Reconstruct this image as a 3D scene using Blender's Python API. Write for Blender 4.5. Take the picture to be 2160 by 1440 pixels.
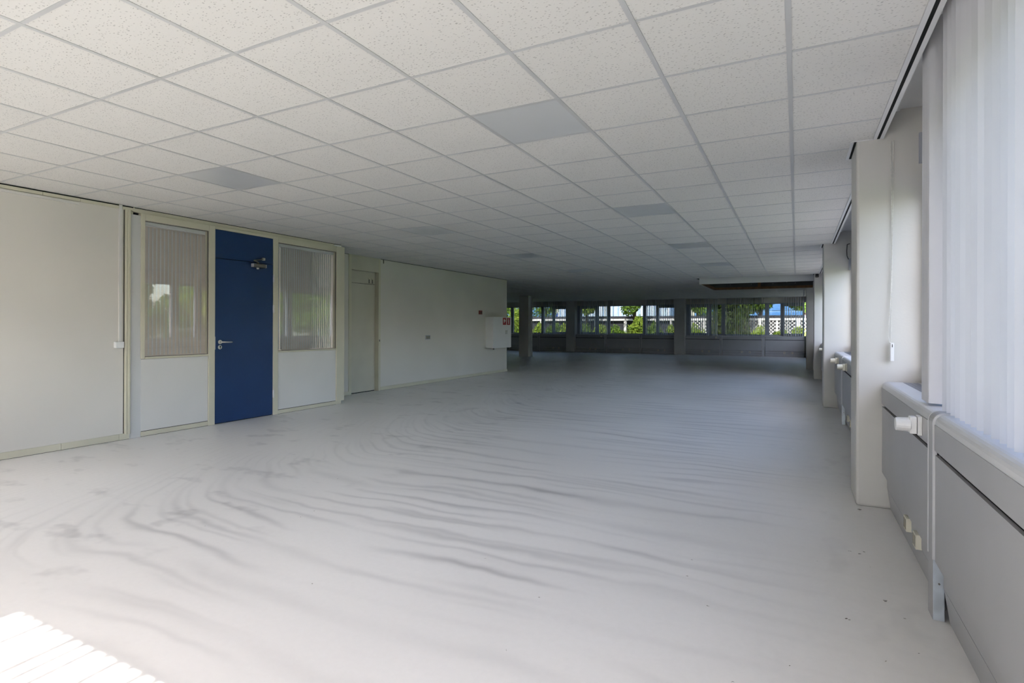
import bpy, bmesh, math, random
import numpy as np
from mathutils import Matrix, Vector

for o in list(bpy.data.objects):
    bpy.data.objects.remove(o)
sc = bpy.context.scene
COL = sc.collection
random.seed(7)
RNG = np.random.default_rng(11)

# ------------------------------------------------------------------ camera
F_PX, CY, YAW, PITCH, ROLL, CAM_H = 1164.4, 688.1, .476, .0009, .0031, 1.2566
ZC = CAM_H + 1.3219                      # suspended ceiling height


def cam_axes():
    c, s = math.cos(YAW), math.sin(YAW)
    r, fw, up = Vector((c, s, 0)), Vector((-s, c, 0)), Vector((0, 0, 1))
    fw2 = math.cos(PITCH) * fw + math.sin(PITCH) * up
    up2 = -math.sin(PITCH) * fw + math.cos(PITCH) * up
    return (math.cos(ROLL) * r + math.sin(ROLL) * up2,
            -math.sin(ROLL) * r + math.cos(ROLL) * up2, fw2)


cd = bpy.data.cameras.new('camera')
cam = bpy.data.objects.new('camera', cd)
COL.objects.link(cam)
ar, au, af = cam_axes()
cam.matrix_world = Matrix(((ar.x, au.x, -af.x, 0), (ar.y, au.y, -af.y, 0), (ar.z, au.z, -af.z, CAM_H), (0, 0, 0, 1)))
cd.sensor_fit = 'HORIZONTAL'
cd.sensor_width = 36
cd.lens = F_PX / 2160 * 36
cd.shift_y = (CY - 720) / 2160
cd.clip_start = .05
cd.clip_end = 400
sc.camera = cam

# ------------------------------------------------------------------ sky, sun, exposure
SUN_ELEV, SUN_AZ = math.radians(43.1), .0695
w = bpy.data.worlds.new('sky')
sc.world = w
w.use_nodes = True
nt = w.node_tree
bg = nt.nodes['Background']
sky = nt.nodes.new('ShaderNodeTexSky')
sky.sky_type = 'NISHITA'
sky.sun_disc = False
sky.sun_elevation = SUN_ELEV
sky.sun_rotation = math.pi
sky.air_density = 1.0
sky.dust_density = 2.0
sky.ozone_density = 1.0
tint = nt.nodes.new('ShaderNodeMix')
tint.data_type = 'RGBA'
tint.blend_type = 'MULTIPLY'
tint.inputs[0].default_value = 1
nt.links.new(sky.outputs[0], tint.inputs[6])
tint.inputs[7].default_value = (1.045, .985, .955, 1)
nt.links.new(tint.outputs[2], bg.inputs[0])
bg.inputs[1].default_value = 1.75
sl = bpy.data.lights.new('sun', 'SUN')
sl.energy = 30
sl.angle = math.radians(.55)
sl.color = (1.0, .97, .92)
sun = bpy.data.objects.new('sun', sl)
COL.objects.link(sun)
sun.rotation_euler = (math.pi / 2 - SUN_ELEV, 0, SUN_AZ)
sun.location = (0, -30, 30)
vs = sc.view_settings
vs.view_transform = 'Standard'
vs.look = 'None'
vs.gamma = 1
vs.use_curve_mapping = False
vs.exposure = 0.53
cy = sc.cycles
cy.use_denoising = True
cy.use_adaptive_sampling = True
cy.adaptive_threshold = .08
cy.adaptive_min_samples = 16
cy.max_bounces = 7
cy.diffuse_bounces = 4
cy.glossy_bounces = 3
cy.transmission_bounces = 2
cy.transparent_max_bounces = 12
cy.sample_clamp_indirect = 12
cy.caustics_reflective = False
cy.caustics_refractive = False


# ------------------------------------------------------------------ node helpers and materials
class NT:
    def __init__(self, name):
        self.m = bpy.data.materials.new(name)
        self.m.use_nodes = True
        self.t = self.m.node_tree
        self.b = self.t.nodes['Principled BSDF']
        self.out = self.t.nodes['Material Output']

    def n(self, typ, **kw):
        nd = self.t.nodes.new(typ)
        for k, v in kw.items():
            setattr(nd, k, v)
        return nd

    def link(self, a, b):
        self.t.links.new(a, b)

    def put(self, sock, v):
        if hasattr(v, 'is_output'):
            self.link(v, sock)
        else:
            sock.default_value = v

    def math(self, op, a, b=None, c=None, clamp=False):
        nd = self.n('ShaderNodeMath', operation=op)
        nd.use_clamp = clamp
        self.put(nd.inputs[0], a)
        if b is not None:
            self.put(nd.inputs[1], b)
        if c is not None:
            self.put(nd.inputs[2], c)
        return nd.outputs[0]

    def ramp(self, v, lo, hi, a=0.0, b=1.0):
        nd = self.n('ShaderNodeMapRange', interpolation_type='SMOOTHSTEP')
        self.put(nd.inputs[0], v)
        nd.inputs[1].default_value = lo
        nd.inputs[2].default_value = hi
        nd.inputs[3].default_value = a
        nd.inputs[4].default_value = b
        return nd.outputs[0]

    def noise(self, vec, scale, detail=3, rough=.5, dim='3D'):
        nd = self.n('ShaderNodeTexNoise', noise_dimensions=dim)
        self.put(nd.inputs['Vector'], vec)
        nd.inputs['Scale'].default_value = scale
        nd.inputs['Detail'].default_value = detail
        nd.inputs['Roughness'].default_value = rough
        return nd.outputs[0]

    def pos(self):
        return self.n('ShaderNodeNewGeometry').outputs['Position']

    def scale(self, vec, s, off=(0, 0, 0)):
        nd = self.n('ShaderNodeMapping')
        self.put(nd.inputs[0], vec)
        nd.inputs['Scale'].default_value = s
        nd.inputs['Location'].default_value = off
        return nd.outputs[0]

    def mix(self, f, a, b):
        nd = self.n('ShaderNodeMix', data_type='RGBA')
        self.put(nd.inputs[0], f)
        for k, v in ((6, a), (7, b)):
            self.put(nd.inputs[k], v if hasattr(v, 'is_output') else (*v, 1))
        return nd.outputs[2]


def mat(name, col, rough=.5, spec=.5, metal=0.0, var=.04, vscale=3.0, bump=0.0, bscale=80):
    k = NT(name)
    p = k.pos()
    f = k.noise(p, vscale, 1)
    c2 = tuple(max(0, min(1, x * (1 - var * 2))) for x in col)
    c1 = tuple(max(0, min(1, x * (1 + var))) for x in col)
    k.link(k.mix(k.ramp(f, .3, .7), c1, c2), k.b.inputs['Base Color'])
    k.b.inputs['Roughness'].default_value = rough
    k.b.inputs['Specular IOR Level'].default_value = spec
    k.b.inputs['Metallic'].default_value = metal
    if bump:
        bn = k.n('ShaderNodeBump')
        bn.inputs['Strength'].default_value = bump
        bn.inputs['Distance'].default_value = .002
        k.link(k.noise(p, bscale, 2), bn.inputs['Height'])
        k.link(bn.outputs[0], k.b.inputs['Normal'])
    return k.m


M = {}
M['wall'] = mat('white_wall', (.69, .655, .60), .55, .35, var=.02, vscale=1.2)
M['pillar'] = mat('painted_pillar', (.60, .588, .553), .5, .4, var=.02, vscale=2, bump=.25, bscale=60)
M['panel'] = mat('partition_panel', (.69, .668, .635), .45, .4, var=.015, vscale=1.5)
M['greypanel'] = mat('grey_filler_panel', (.62, .615, .605), .45, .4, var=.015)
M['beige'] = mat('beige_trim', (.62, .585, .46), .42, .45, var=.02)
M['beigedoor'] = mat('beige_door', (.58, .55, .46), .45, .4, var=.02)
M['cream'] = mat('cream_plastic', (.74, .71, .58), .4, .5, var=.02)
M['white'] = mat('white_plastic', (.80, .80, .79), .35, .5, var=.01)
M['radgrey'] = mat('radiator_grey', (.40, .403, .412), .4, .5, var=.015)
M['radlight'] = mat('ledge_light_grey', (.64, .645, .66), .35, .5, var=.015)
M['frame'] = mat('window_frame_grey', (.40, .42, .47), .45, .4, var=.02)
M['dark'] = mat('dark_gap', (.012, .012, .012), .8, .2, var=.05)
M['black'] = mat('black_plastic', (.02, .02, .02), .45, .5, var=.05)
M['gridbar'] = mat('ceiling_grid_metal', (.52, .52, .515), .35, .6, var=.02)
M['rail'] = mat('rail_white', (.70, .70, .70), .35, .5, var=.02)
M['galv'] = mat('galvanised_steel', (.58, .64, .70), .38, .5, metal=.55, var=.08, vscale=14)
M['steel'] = mat('brushed_steel', (.72, .68, .63), .32, .5, metal=.85, var=.04, vscale=20)
M['hinge'] = mat('hinge_zinc', (.70, .68, .66), .4, .5, metal=.5, var=.04)
M['blue'] = mat('blue_door_laminate', (.009, .037, .125), .38, .4, var=.03)
M['closer'] = mat('door_closer_grey', (.16, .15, .14), .4, .5, metal=.4, var=.05)
M['sockhole'] = mat('socket_recess', (.30, .28, .22), .5, .4, var=.05)
M['red'] = mat('sign_red', (.42, .015, .025), .4, .5, var=.03)
M['redbox'] = mat('alarm_red', (.16, .02, .02), .4, .5, var=.05)
M['brown'] = mat('brown_timber', (.20, .105, .04), .55, .4, var=.12, vscale=9)
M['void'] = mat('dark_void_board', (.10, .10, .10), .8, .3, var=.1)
M['lamp'] = mat('lamp_diffuser', (.58, .59, .59), .28, .5, var=.01)
M['bead'] = mat('bead_chain', (.72, .71, .66), .4, .5, var=.05, vscale=60)
M['concrete'] = mat('facade_concrete', (.42, .41, .39), .8, .3, var=.06)
M['grit'] = mat('floor_grit', (.16, .14, .12), .8, .2, var=.2, vscale=20)
M['bark'] = mat('bark', (.09, .065, .045), .85, .2, var=.2, vscale=8)
M['fencewhite'] = mat('fence_white', (.70, .70, .70), .6, .3, var=.05)
M['fencedark'] = mat('fence_dark', (.03, .032, .04), .7, .3, var=.1)
M['hall'] = mat('pale_blue_cladding', (.42, .52, .66), .5, .4, var=.04, vscale=.5)
M['hallrib'] = mat('cladding_rib_blue', (.30, .42, .60), .5, .4, var=.04)
M['bluepane'] = mat('blue_facade_pane', (.06, .19, .46), .18, .6, var=.08, vscale=.6)
M['bluewall'] = mat('blue_facade_frame', (.16, .30, .50), .45, .4, var=.04)
M['flagwhite'] = mat('flag_white', (.75, .75, .75), .7, .2, var=.02)
M['flagblue'] = mat('flag_blue', (.05, .10, .35), .7, .2, var=.02)
M['brick'] = mat('dark_brick', (.11, .07, .055), .85, .2, var=.2, vscale=3)
M['kerb'] = mat('paving', (.19, .185, .18), .8, .3, var=.08)


def mk_floor():
    k = NT('levelled_screed_floor')
    p = k.pos()
    sx = k.n('ShaderNodeSeparateXYZ')
    k.link(p, sx.inputs[0])
    x, y = sx.outputs[0], sx.outputs[1]
    # trowel lines run across the room and swing along the wall on the far side of the room
    d = k.math('MAXIMUM', k.math('SUBTRACT', -3.5, x), 0.0)
    bend = k.math('MULTIPLY', k.math('MULTIPLY', d, d), .75)
    n1 = k.noise(k.scale(p, (.55, 1.1, 1)), 1.0, 1, .5)
    n2 = k.noise(k.scale(p, (2.2, 3.5, 1), (7, 3, 0)), 1.0, 2, .55)
    ph = k.math('SUBTRACT', y, bend)
    ph = k.math('ADD', ph, k.math('MULTIPLY', n1, .42))
    ph = k.math('ADD', ph, k.math('MULTIPLY', n2, .13))
    tot = None
    for per, off, pw, amp, ns in ((.27, 0, 8, .85, 0), (.17, .4, 6, .7, 5), (.41, 1.3, 6, .45, 11)):
        s = k.math('SINE', k.math('ADD', k.math('MULTIPLY', ph, 2 * math.pi / per), off))
        s = k.math('POWER', k.math('MULTIPLY_ADD', s, .5, .5), pw)
        mk = k.ramp(k.noise(k.scale(p, (.7, .9, 1), (ns, ns * 2, 0)), 1.0, 1), .40, .66)
        s = k.math('MULTIPLY', k.math('MULTIPLY', s, amp), mk)
        tot = s if tot is None else k.math('ADD', tot, s)
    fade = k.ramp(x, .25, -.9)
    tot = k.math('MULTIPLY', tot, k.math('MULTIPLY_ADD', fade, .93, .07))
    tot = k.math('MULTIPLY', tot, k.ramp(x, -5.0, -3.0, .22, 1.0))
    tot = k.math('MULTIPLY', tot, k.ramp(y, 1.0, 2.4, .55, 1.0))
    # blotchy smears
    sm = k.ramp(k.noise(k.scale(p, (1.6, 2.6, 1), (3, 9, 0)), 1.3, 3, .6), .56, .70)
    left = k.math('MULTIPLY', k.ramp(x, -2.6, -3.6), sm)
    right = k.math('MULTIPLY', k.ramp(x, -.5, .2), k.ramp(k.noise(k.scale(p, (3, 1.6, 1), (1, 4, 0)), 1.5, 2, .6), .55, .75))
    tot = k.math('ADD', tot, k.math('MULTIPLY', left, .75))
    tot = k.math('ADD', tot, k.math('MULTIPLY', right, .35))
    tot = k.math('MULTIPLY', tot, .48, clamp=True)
    base = k.mix(k.ramp(k.noise(p, .5, 1), .3, .7), (.81, .797, .78), (.75, .737, .72))
    fine = k.mix(k.ramp(k.noise(p, 30, 2, .6), .2, .9, 0, .10), base, (.55, .54, .52))
    # sparse pits
    vo = k.n('ShaderNodeTexVoronoi', feature='F1')
    k.link(p, vo.inputs['Vector'])
    vo.inputs['Scale'].default_value = 3.2
    vo.inputs['Randomness'].default_value = 1
    pit = k.ramp(vo.outputs['Distance'], .022, .012)
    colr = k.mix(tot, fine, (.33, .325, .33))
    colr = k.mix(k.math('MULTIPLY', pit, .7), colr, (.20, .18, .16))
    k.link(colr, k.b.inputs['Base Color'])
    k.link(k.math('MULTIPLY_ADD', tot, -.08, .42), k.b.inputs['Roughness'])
    k.b.inputs['Specular IOR Level'].default_value = .55
    return k.m


def mk_tile():
    k = NT('fissured_ceiling_tile')
    p = k.pos()
    inf = k.n('ShaderNodeObjectInfo')
    warp = k.n('ShaderNodeVectorMath', operation='SCALE')
    nn = k.n('ShaderNodeTexNoise')
    nn.inputs['Detail'].default_value = 0
    k.link(p, nn.inputs['Vector'])
    nn.inputs['Scale'].default_value = 26
    k.link(nn.outputs['Color'], warp.inputs[0])
    warp.inputs['Scale'].default_value = .022
    add = k.n('ShaderNodeVectorMath', operation='ADD')
    k.link(p, add.inputs[0])
    k.link(warp.outputs[0], add.inputs[1])
    vo = k.n('ShaderNodeTexVoronoi', feature='F1')
    k.link(k.scale(add.outputs[0], (52, 98, 1)), vo.inputs['Vector'])
    vo.inputs['Scale'].default_value = 1
    pit = k.ramp(vo.outputs['Distance'], .33, .14)
    pick = k.n('ShaderNodeSeparateColor')
    k.link(vo.outputs['Color'], pick.inputs[0])
    pit = k.math('MULTIPLY', pit, k.ramp(pick.outputs[0], .02, .5))
    tone = k.math('MULTIPLY_ADD', inf.outputs['Random'], .05, .0)
    base = k.mix(tone, (.70, .683, .648), (.57, .55, .515))
    k.link(k.mix(k.math('MULTIPLY', pit, .55), base, (.20, .19, .175)), k.b.inputs['Base Color'])
    k.b.inputs['Roughness'].default_value = .8
    k.b.inputs['Specular IOR Level'].default_value = .25
    return k.m


def mk_glass(name, tint):
    """thin pane: tinted see-through plus a mirror share that follows Fresnel"""
    k = NT(name)
    k.t.nodes.remove(k.b)
    tr = k.n('ShaderNodeBsdfTransparent')
    tr.inputs[0].default_value = (*tint, 1)
    gl = k.n('ShaderNodeBsdfGlossy')
    gl.inputs['Roughness'].default_value = .0
    gl.inputs[0].default_value = (1, 1, 1, 1)
    g = k.n('ShaderNodeNewGeometry')
    dt = k.n('ShaderNodeVectorMath', operation='DOT_PRODUCT')
    k.link(g.outputs['Normal'], dt.inputs[0])
    k.link(g.outputs['Incoming'], dt.inputs[1])
    c = k.math('SUBTRACT', 1.0, k.math('ABSOLUTE', dt.outputs['Value']), clamp=True)
    fr = k.math('MULTIPLY_ADD', k.math('POWER', c, 5.0), .96, .04)
    mx = k.n('ShaderNodeMixShader')
    k.link(fr, mx.inputs[0])
    k.link(tr.outputs[0], mx.inputs[1])
    k.link(gl.outputs[0], mx.inputs[2])
    k.link(mx.outputs[0], k.out.inputs[0])
    return k.m


def mk_slat(name, col, trans):
    k = NT(name)
    k.t.nodes.remove(k.b)
    p = k.pos()
    f = k.ramp(k.noise(k.scale(p, (1, 1, .4)), 5, 1), .3, .7)
    oi = k.n('ShaderNodeObjectInfo')
    f = k.math('ADD', k.math('MULTIPLY', f, .3), k.math('MULTIPLY', oi.outputs['Random'], .7))
    c = k.mix(f, col, tuple(x * .86 for x in col))
    df = k.n('ShaderNodeBsdfDiffuse')
    tl = k.n('ShaderNodeBsdfTranslucent')
    k.link(c, df.inputs[0])
    k.link(c, tl.inputs[0])
    mx = k.n('ShaderNodeMixShader')
    mx.inputs[0].default_value = trans
    k.link(df.outputs[0], mx.inputs[1])
    k.link(tl.outputs[0], mx.inputs[2])
    k.link(mx.outputs[0], k.out.inputs[0])
    return k.m


def mk_leaf(name, ca, cb):
    k = NT(name)
    k.t.nodes.remove(k.b)
    g = k.n('ShaderNodeNewGeometry')
    c = k.mix(g.outputs['Random Per Island'], ca, cb)
    df = k.n('ShaderNodeBsdfDiffuse')
    tl = k.n('ShaderNodeBsdfTranslucent')
    k.link(c, df.inputs[0])
    k.link(c, tl.inputs[0])
    mx = k.n('ShaderNodeMixShader')
    mx.inputs[0].default_value = .35
    k.link(df.outputs[0], mx.inputs[1])
    k.link(tl.outputs[0], mx.inputs[2])
    k.link(mx.outputs[0], k.out.inputs[0])
    return k.m


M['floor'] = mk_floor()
M['tile'] = mk_tile()
M['solar'] = mk_glass('solar_control_glass', (.345, .35, .345))  # dark tint added to dim the far end and the view outside
M['clear'] = mk_glass('clear_window_glass', (.85, .86, .86))
M['sideglass'] = mk_glass('side_window_glass', (.76, .77, .78))
M['filmglass'] = mk_glass('side_glass_with_sun_film', (.63, .64, .655))  # darker tint invented for the first bay, dims its pillar and slats
M['partglass'] = mk_glass('partition_glass', (.985, .99, .988))
M['slat'] = mk_slat('blind_fabric_white', (.74, .74, .76), .32)
M['slatgrey'] = mk_slat('blind_fabric_grey', (.74, .77, .78), .12)
M['slatdim'] = mk_slat('blind_fabric_dimout', (.62, .62, .62), .04)
M['leaf_light'] = mk_leaf('leaf_light_green', (.36, .44, .07), (.17, .28, .05))
M['leaf_mid'] = mk_leaf('leaf_mid_green', (.20, .30, .055), (.09, .17, .035))
M['leaf_dark'] = mk_leaf('leaf_dark_green', (.085, .12, .03), (.035, .06, .018))
M['grass'] = mat('lawn', (.10, .16, .04), .9, .2, var=.2, vscale=2)


# ------------------------------------------------------------------ mesh helpers
class MB:
    def __init__(self):
        self.v, self.f = [], []

    def box(self, x0, x1, y0, y1, z0, z1):
        x0, x1 = sorted((x0, x1))
        y0, y1 = sorted((y0, y1))
        z0, z1 = sorted((z0, z1))
        b = len(self.v)
        self.v += [(x0, y0, z0), (x1, y0, z0), (x1, y1, z0), (x0, y1, z0), (x0, y0, z1), (x1, y0, z1), (x1, y1, z1), (x0, y1, z1)]
        self.f += [tuple(b + i for i in q) for q in ((0, 3, 2, 1), (4, 5, 6, 7), (0, 1, 5, 4), (1, 2, 6, 5), (2, 3, 7, 6), (3, 0, 4, 7))]
        return self

    def tube(self, a, b, r, n=10, r2=None):
        a, b = Vector(a), Vector(b)
        d = (b - a).normalized()
        u = d.orthogonal().normalized()
        t = d.cross(u)
        s = len(self.v)
        r2 = r if r2 is None else r2
        for q, rr in ((a, r), (b, r2)):
            for i in range(n):
                an = 2 * math.pi * i / n
                self.v.append(tuple(q + u * math.cos(an) * rr + t * math.sin(an) * rr))
        for i in range(n):
            j = (i + 1) % n
            self.f.append((s + i, s + j, s + n + j, s + n + i))
        self.f.append(tuple(s + i for i in reversed(range(n))))
        self.f.append(tuple(s + n + i for i in range(n)))
        return self

    def path(self, pts, r, n=6):
        for a, b in zip(pts[:-1], pts[1:]):
            self.tube(a, b, r, n)
        return self

    def prism(self, prof, fn, t0, t1):
        """prof: closed list of (a,b); fn(t,a,b)->xyz"""
        s = len(self.v)
        n = len(prof)
        for t in (t0, t1):
            for a, b in prof:
                self.v.append(tuple(fn(t, a, b)))
        for i in range(n):
            j = (i + 1) % n
            self.f.append((s + i, s + j, s + n + j, s + n + i))
        self.f.append(tuple(s + i for i in reversed(range(n))))
        self.f.append(tuple(s + n + i for i in range(n)))
        return self

    def build(self, name, m, parent=None, bevel=0.0, smooth=False, at=None):
        o0 = Vector((0, 0, 0))
        if parent is not None:
            o0 = world_loc(parent)
        if at is not None:
            o0 = Vector(at)
        me = bpy.data.meshes.new(name)
        me.from_pydata([tuple(Vector(q) - o0) for q in self.v], [], self.f)
        bm = bmesh.new()
        bm.from_mesh(me)
        bmesh.ops.recalc_face_normals(bm, faces=bm.faces)
        bm.to_mesh(me)
        bm.free()
        me.materials.append(M[m] if isinstance(m, str) else m)
        if smooth:
            me.polygons.foreach_set('use_smooth', [True] * len(me.polygons))
        o = bpy.data.objects.new(name, me)
        COL.objects.link(o)
        if parent is not None:
            o.parent = parent
        elif at is not None:
            o.location = at
        if bevel:
            b = o.modifiers.new('bevel', 'BEVEL')
            b.width = bevel
            b.segments = 2
            b.limit_method = 'ANGLE'
        return o


def world_loc(o):
    v = Vector(o.location)
    while o.parent:
        o = o.parent
        v += Vector(o.location)
    return v


def tag(o, label=None, cat=None, group=None, kind=None):
    if label:
        o['label'] = label
    if cat:
        o['category'] = cat
    if group:
        o['group'] = group
    if kind:
        o['kind'] = kind
    return o


def thing(name, loc, label=None, cat=None, group=None, kind=None):
    o = bpy.data.objects.new(name, None)
    o.empty_display_size = .1
    COL.objects.link(o)
    o.location = loc
    return tag(o, label, cat, group, kind)


def box(name, m, d, parent=None, bevel=0.0, at=None):
    return MB().box(*d).build(name, m, parent, bevel, at=at)


def inst(src, name, parent, loc, rz=0.0, mesh=None):
    o = bpy.data.objects.new(name, mesh or src.data)
    COL.objects.link(o)
    o.parent = parent
    o.location = Vector(loc) - (world_loc(parent) if parent else Vector((0, 0, 0)))
    o.rotation_euler.z = rz
    return o


# ------------------------------------------------------------------ room dimensions
XR, YF, YB = .376, 26.2, -.8            # inner faces of the pillars: right, far and back wall
XL, XC = -6.59, -7.26                   # left wall / partition plane, recessed wall plane
XW = -16.0                              # west end of the far hall
OUT = .50                               # facade thickness from the pillar face
GL = .44                                # glass plane behind the pillar face
Z_SILL, Z_HEAD = .955, 2.29

# ------------------------------------------------------------------ floor
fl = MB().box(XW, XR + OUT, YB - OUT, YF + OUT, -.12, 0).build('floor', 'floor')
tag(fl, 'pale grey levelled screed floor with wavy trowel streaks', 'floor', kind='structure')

# ------------------------------------------------------------------ ceiling
GX, GY, TS = -.0347, 2.3641, .6
ceil = thing('ceiling', (0, 0, ZC), 'white suspended ceiling of square fissured tiles', 'ceiling', kind='structure')
HOLE = (-2.30, .36, 15.80, 18.30)
X_EDGE = .473                            # tiles stop at the white edge rail
tile_me = None
cells = []
for i in range(-27, 1):
    for j in range(-6, 41):
        x0, y0 = GX + i * TS, GY + j * TS
        if y0 + TS < YB - .1 or y0 > YF + .1 or x0 < XW - .3:
            continue
        if x0 < XL - .55 and y0 < 7.0 and not (x0 > XC - .6 and y0 > 6.2):
            continue
        if x0 + TS < XC and y0 + TS < 13.7:
            continue
        cx_, cy_ = x0 + TS / 2, y0 + TS / 2
        if HOLE[0] < cx_ < HOLE[1] and HOLE[2] < cy_ < HOLE[3]:
            continue
        cells.append((i, j, x0, y0))
LAMPS = {(i, j) for i in (-3, -8) for j in (1, 6, 11, 16)}


def visible(c):
    p = Vector((c[2] + .3, c[3] + .3, ZC - CAM_H))
    d = p.dot(af)
    if d < .6:
        return None
    u, v = 1080 + F_PX * p.dot(ar) / d, CY - F_PX * p.dot(au) / d
    if -250 < u < 2300 and -200 < v < 720:
        return d
    return None


order = sorted([c for c in cells if (c[0], c[1]) not in LAMPS], key=lambda c: (visible(c) is None, visible(c) or 0))
near, rest = order[:299], order[299:]
TH, GAP = .014, .006
for n, (i, j, x0, y0) in enumerate(near):
    x1 = min(x0 + TS, X_EDGE)
    if i == 0:
        o = box('ceiling_tile', 'tile', (x0 + GAP, x1 - .001, y0 + GAP, y0 + TS - GAP, ZC + .003, ZC + TH), ceil)
        continue
    if tile_me is None:
        o = box('ceiling_tile', 'tile', (GAP, TS - GAP, GAP, TS - GAP, .003, TH))
        tile_me = o.data
        o.parent = ceil
        o.location = (x0, y0, 0)
    else:
        inst(None, 'ceiling_tile', ceil, (x0, y0, ZC), mesh=tile_me)
mb = MB()
for i, j, x0, y0 in rest:
    x1 = min(x0 + TS, X_EDGE if y0 < 26 else 9)
    mb.box(x0 + GAP, x1 - GAP, y0 + GAP, y0 + TS - GAP, ZC + .003, ZC + TH)
tag(mb.build('ceiling_tile_field', 'tile', ceil), kind='stuff')
bw = .012
for i in range(-27, 1):
    x = GX + i * TS
    if x < XW:
        continue
    y0 = YB - .1 if x > XL - .3 else (6.2 if x > XC - .1 else 13.7)
    segs = [(y0, YF + .1)]
    if HOLE[0] + .1 < x < HOLE[1] - .1:
        segs = [(y0, HOLE[2]), (HOLE[3], YF + .1)]
    mb = MB()
    for a, b in segs:
        mb.box(x - bw, x + bw, a, b, ZC, ZC + .004)
    mb.build('grid_runner', 'gridbar', ceil)
for j in range(-5, 41):
    y = GY + j * TS
    if y < YB:
        continue
    xa = XL if y < 6.7 else (XC if y < 13.7 else XW)
    segs = [(xa, X_EDGE)]
    if HOLE[2] + .1 < y < HOLE[3] - .1:
        segs = [(xa, HOLE[0])]
    mb = MB()
    for a, b in segs:
        mb.box(a, b, y - bw * .8, y + bw * .8, ZC + .0008, ZC + .0045)
    mb.build('cross_tee', 'gridbar', ceil)
# plenum board above the tiles closes the room
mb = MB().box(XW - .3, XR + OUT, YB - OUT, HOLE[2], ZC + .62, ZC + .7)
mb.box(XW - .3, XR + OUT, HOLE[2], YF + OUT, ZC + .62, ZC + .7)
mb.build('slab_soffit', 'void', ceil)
# ceiling lamps (unlit)
for k, (i, j) in enumerate(sorted(LAMPS)):
    x0, y0 = GX + i * TS, GY + j * TS
    row = 'over the open floor beside the windows' if i == -3 else 'over the floor along the blue door wall'
    nth = {1: 'first', 6: 'second', 11: 'third', 16: 'fourth'}[j]
    t = thing('ceiling_lamp', (x0 + .3, y0 + .3, ZC), f'square unlit ceiling lamp, {nth} in the row {row}', 'lamp', 'flush ceiling lamps')
    box('diffuser', 'lamp', (x0 + .012, x0 + TS - .012, y0 + .012, y0 + TS - .012, ZC + .0015, ZC + .02), t)
    mb = MB()
    for a in (0, 1):
        mb.box(x0 + .006 + a * .578, x0 + .016 + a * .578 - .0, y0 + .006, y0 + TS - .006, ZC + .001, ZC + .03)
        mb.box(x0 + .006, x0 + TS - .006, y0 + .006 + a * .578, y0 + .016 + a * .578, ZC + .001, ZC + .03)
    mb.build('lamp_frame', 'gridbar', t)

# downstand frame round the ceiling opening
t = thing('ceiling_opening_frame', (-.97, 17.0, ZC), 'white downstand box with brown timber lining round the open ceiling hole', 'ceiling frame')
hx0, hx1, hy0, hy1, hz = -2.36, .42, 15.70, 18.40, 2.43
box('front_board', 'rail', (hx0, hx1, hy0, hy0 + .03, hz, ZC + .05), t)
box('side_board', 'rail', (hx0, hx0 + .03, hy0 + .03, hy1, hz, ZC + .05), t)
box('rear_board', 'rail', (hx0, hx1, hy1, hy1 + .03, hz, ZC + .05), t)
box('timber_lining', 'brown', (hx0 + .03, hx0 + .07, hy0 + .03, hy1, hz + .002, hz + .085), t)
box('side_lining_board', 'void', (hx0 + .03, hx0 + .05, hy0 + .03, hy1, hz + .085, ZC + .5), t)  # dark boards, here and at the rear, stand in for the unlit void
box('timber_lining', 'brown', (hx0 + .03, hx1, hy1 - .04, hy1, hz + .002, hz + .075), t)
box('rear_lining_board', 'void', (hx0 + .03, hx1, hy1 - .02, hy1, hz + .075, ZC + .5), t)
box('timber_post', 'brown', (-1.05, -.97, hy1 - .10, hy1 - .04, hz + .01, ZC + .3), t)
mb = MB().tube((-.15, 17.6, ZC + .10), (.3, 17.0, ZC + .02), .014, 8)
mb.build('hanger_bar', 'steel', t)
MB().tube((-.35, 17.2, ZC + .3), (-.25, 17.5, ZC - .02), .012, 8).build('hanger_bar', 'steel', t)
MB().tube((-1.7, 17.3, ZC + .20), (-.6, 17.3, ZC + .20), .05, 8).build('air_duct', 'black', t)

# white edge rail with a dark slot, stepping round each pillar
PIL_R = [(YB, -.38), (4.6, 5.02), (10.0, 10.42), (15.4, 15.82), (20.8, 21.22), (26.2, 26.62)]
rails = []
for (a0, a1), (b0, b1) in zip(PIL_R[:-1], PIL_R[1:]):
    rails.append((a1, b0))
rwords = ['beside the gathered white slats', 'between the chain pillar and the next pillar', 'above the taps of the middle bay', 'beside the ceiling opening', 'next to the far windows']
for n, (a, b) in enumerate(rails):
    t = thing('ceiling_edge_rail', (.5, a, ZC), f'white ceiling edge rail with black slot {rwords[n]}', 'ceiling rail', 'edge rails along the window wall')
    box('rail_flange', 'rail', (.473, .495, a, b, ZC - .004, ZC + .05), t)
    box('rail_slot', 'dark', (.495, .513, a, b, ZC - .002, ZC + .05), t)
    box('rail_flange', 'rail', (.513, .535, a, b, ZC - .004, ZC + .05), t)
    if n < 4:
        box('rail_flange', 'rail', (.340, .360, b, b + .45, ZC - .004, ZC + .05), t)
        box('rail_slot', 'dark', (.360, .3765, b, b + .45, ZC - .002, ZC + .05), t)
        box('rail_return', 'rail', (.340, .473, b - .006, b, ZC - .003, ZC + .02), t)
box('ceiling_strip', 'rail', (.53, XR + OUT, YB, YF, ZC + .185, ZC + .22), ceil)
box('recess_side', 'rail', (.522, .535, YB, YF, ZC + .04, ZC + .20), ceil)

# ------------------------------------------------------------------ window walls
def frame_fn(side):
    if side == 'right':
        return lambda t, n, z: (XR + n, t, z)
    if side == 'far':
        return lambda t, n, z: (t, YF + n, z)
    return lambda t, n, z: (t, YB - n, z)


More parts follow.
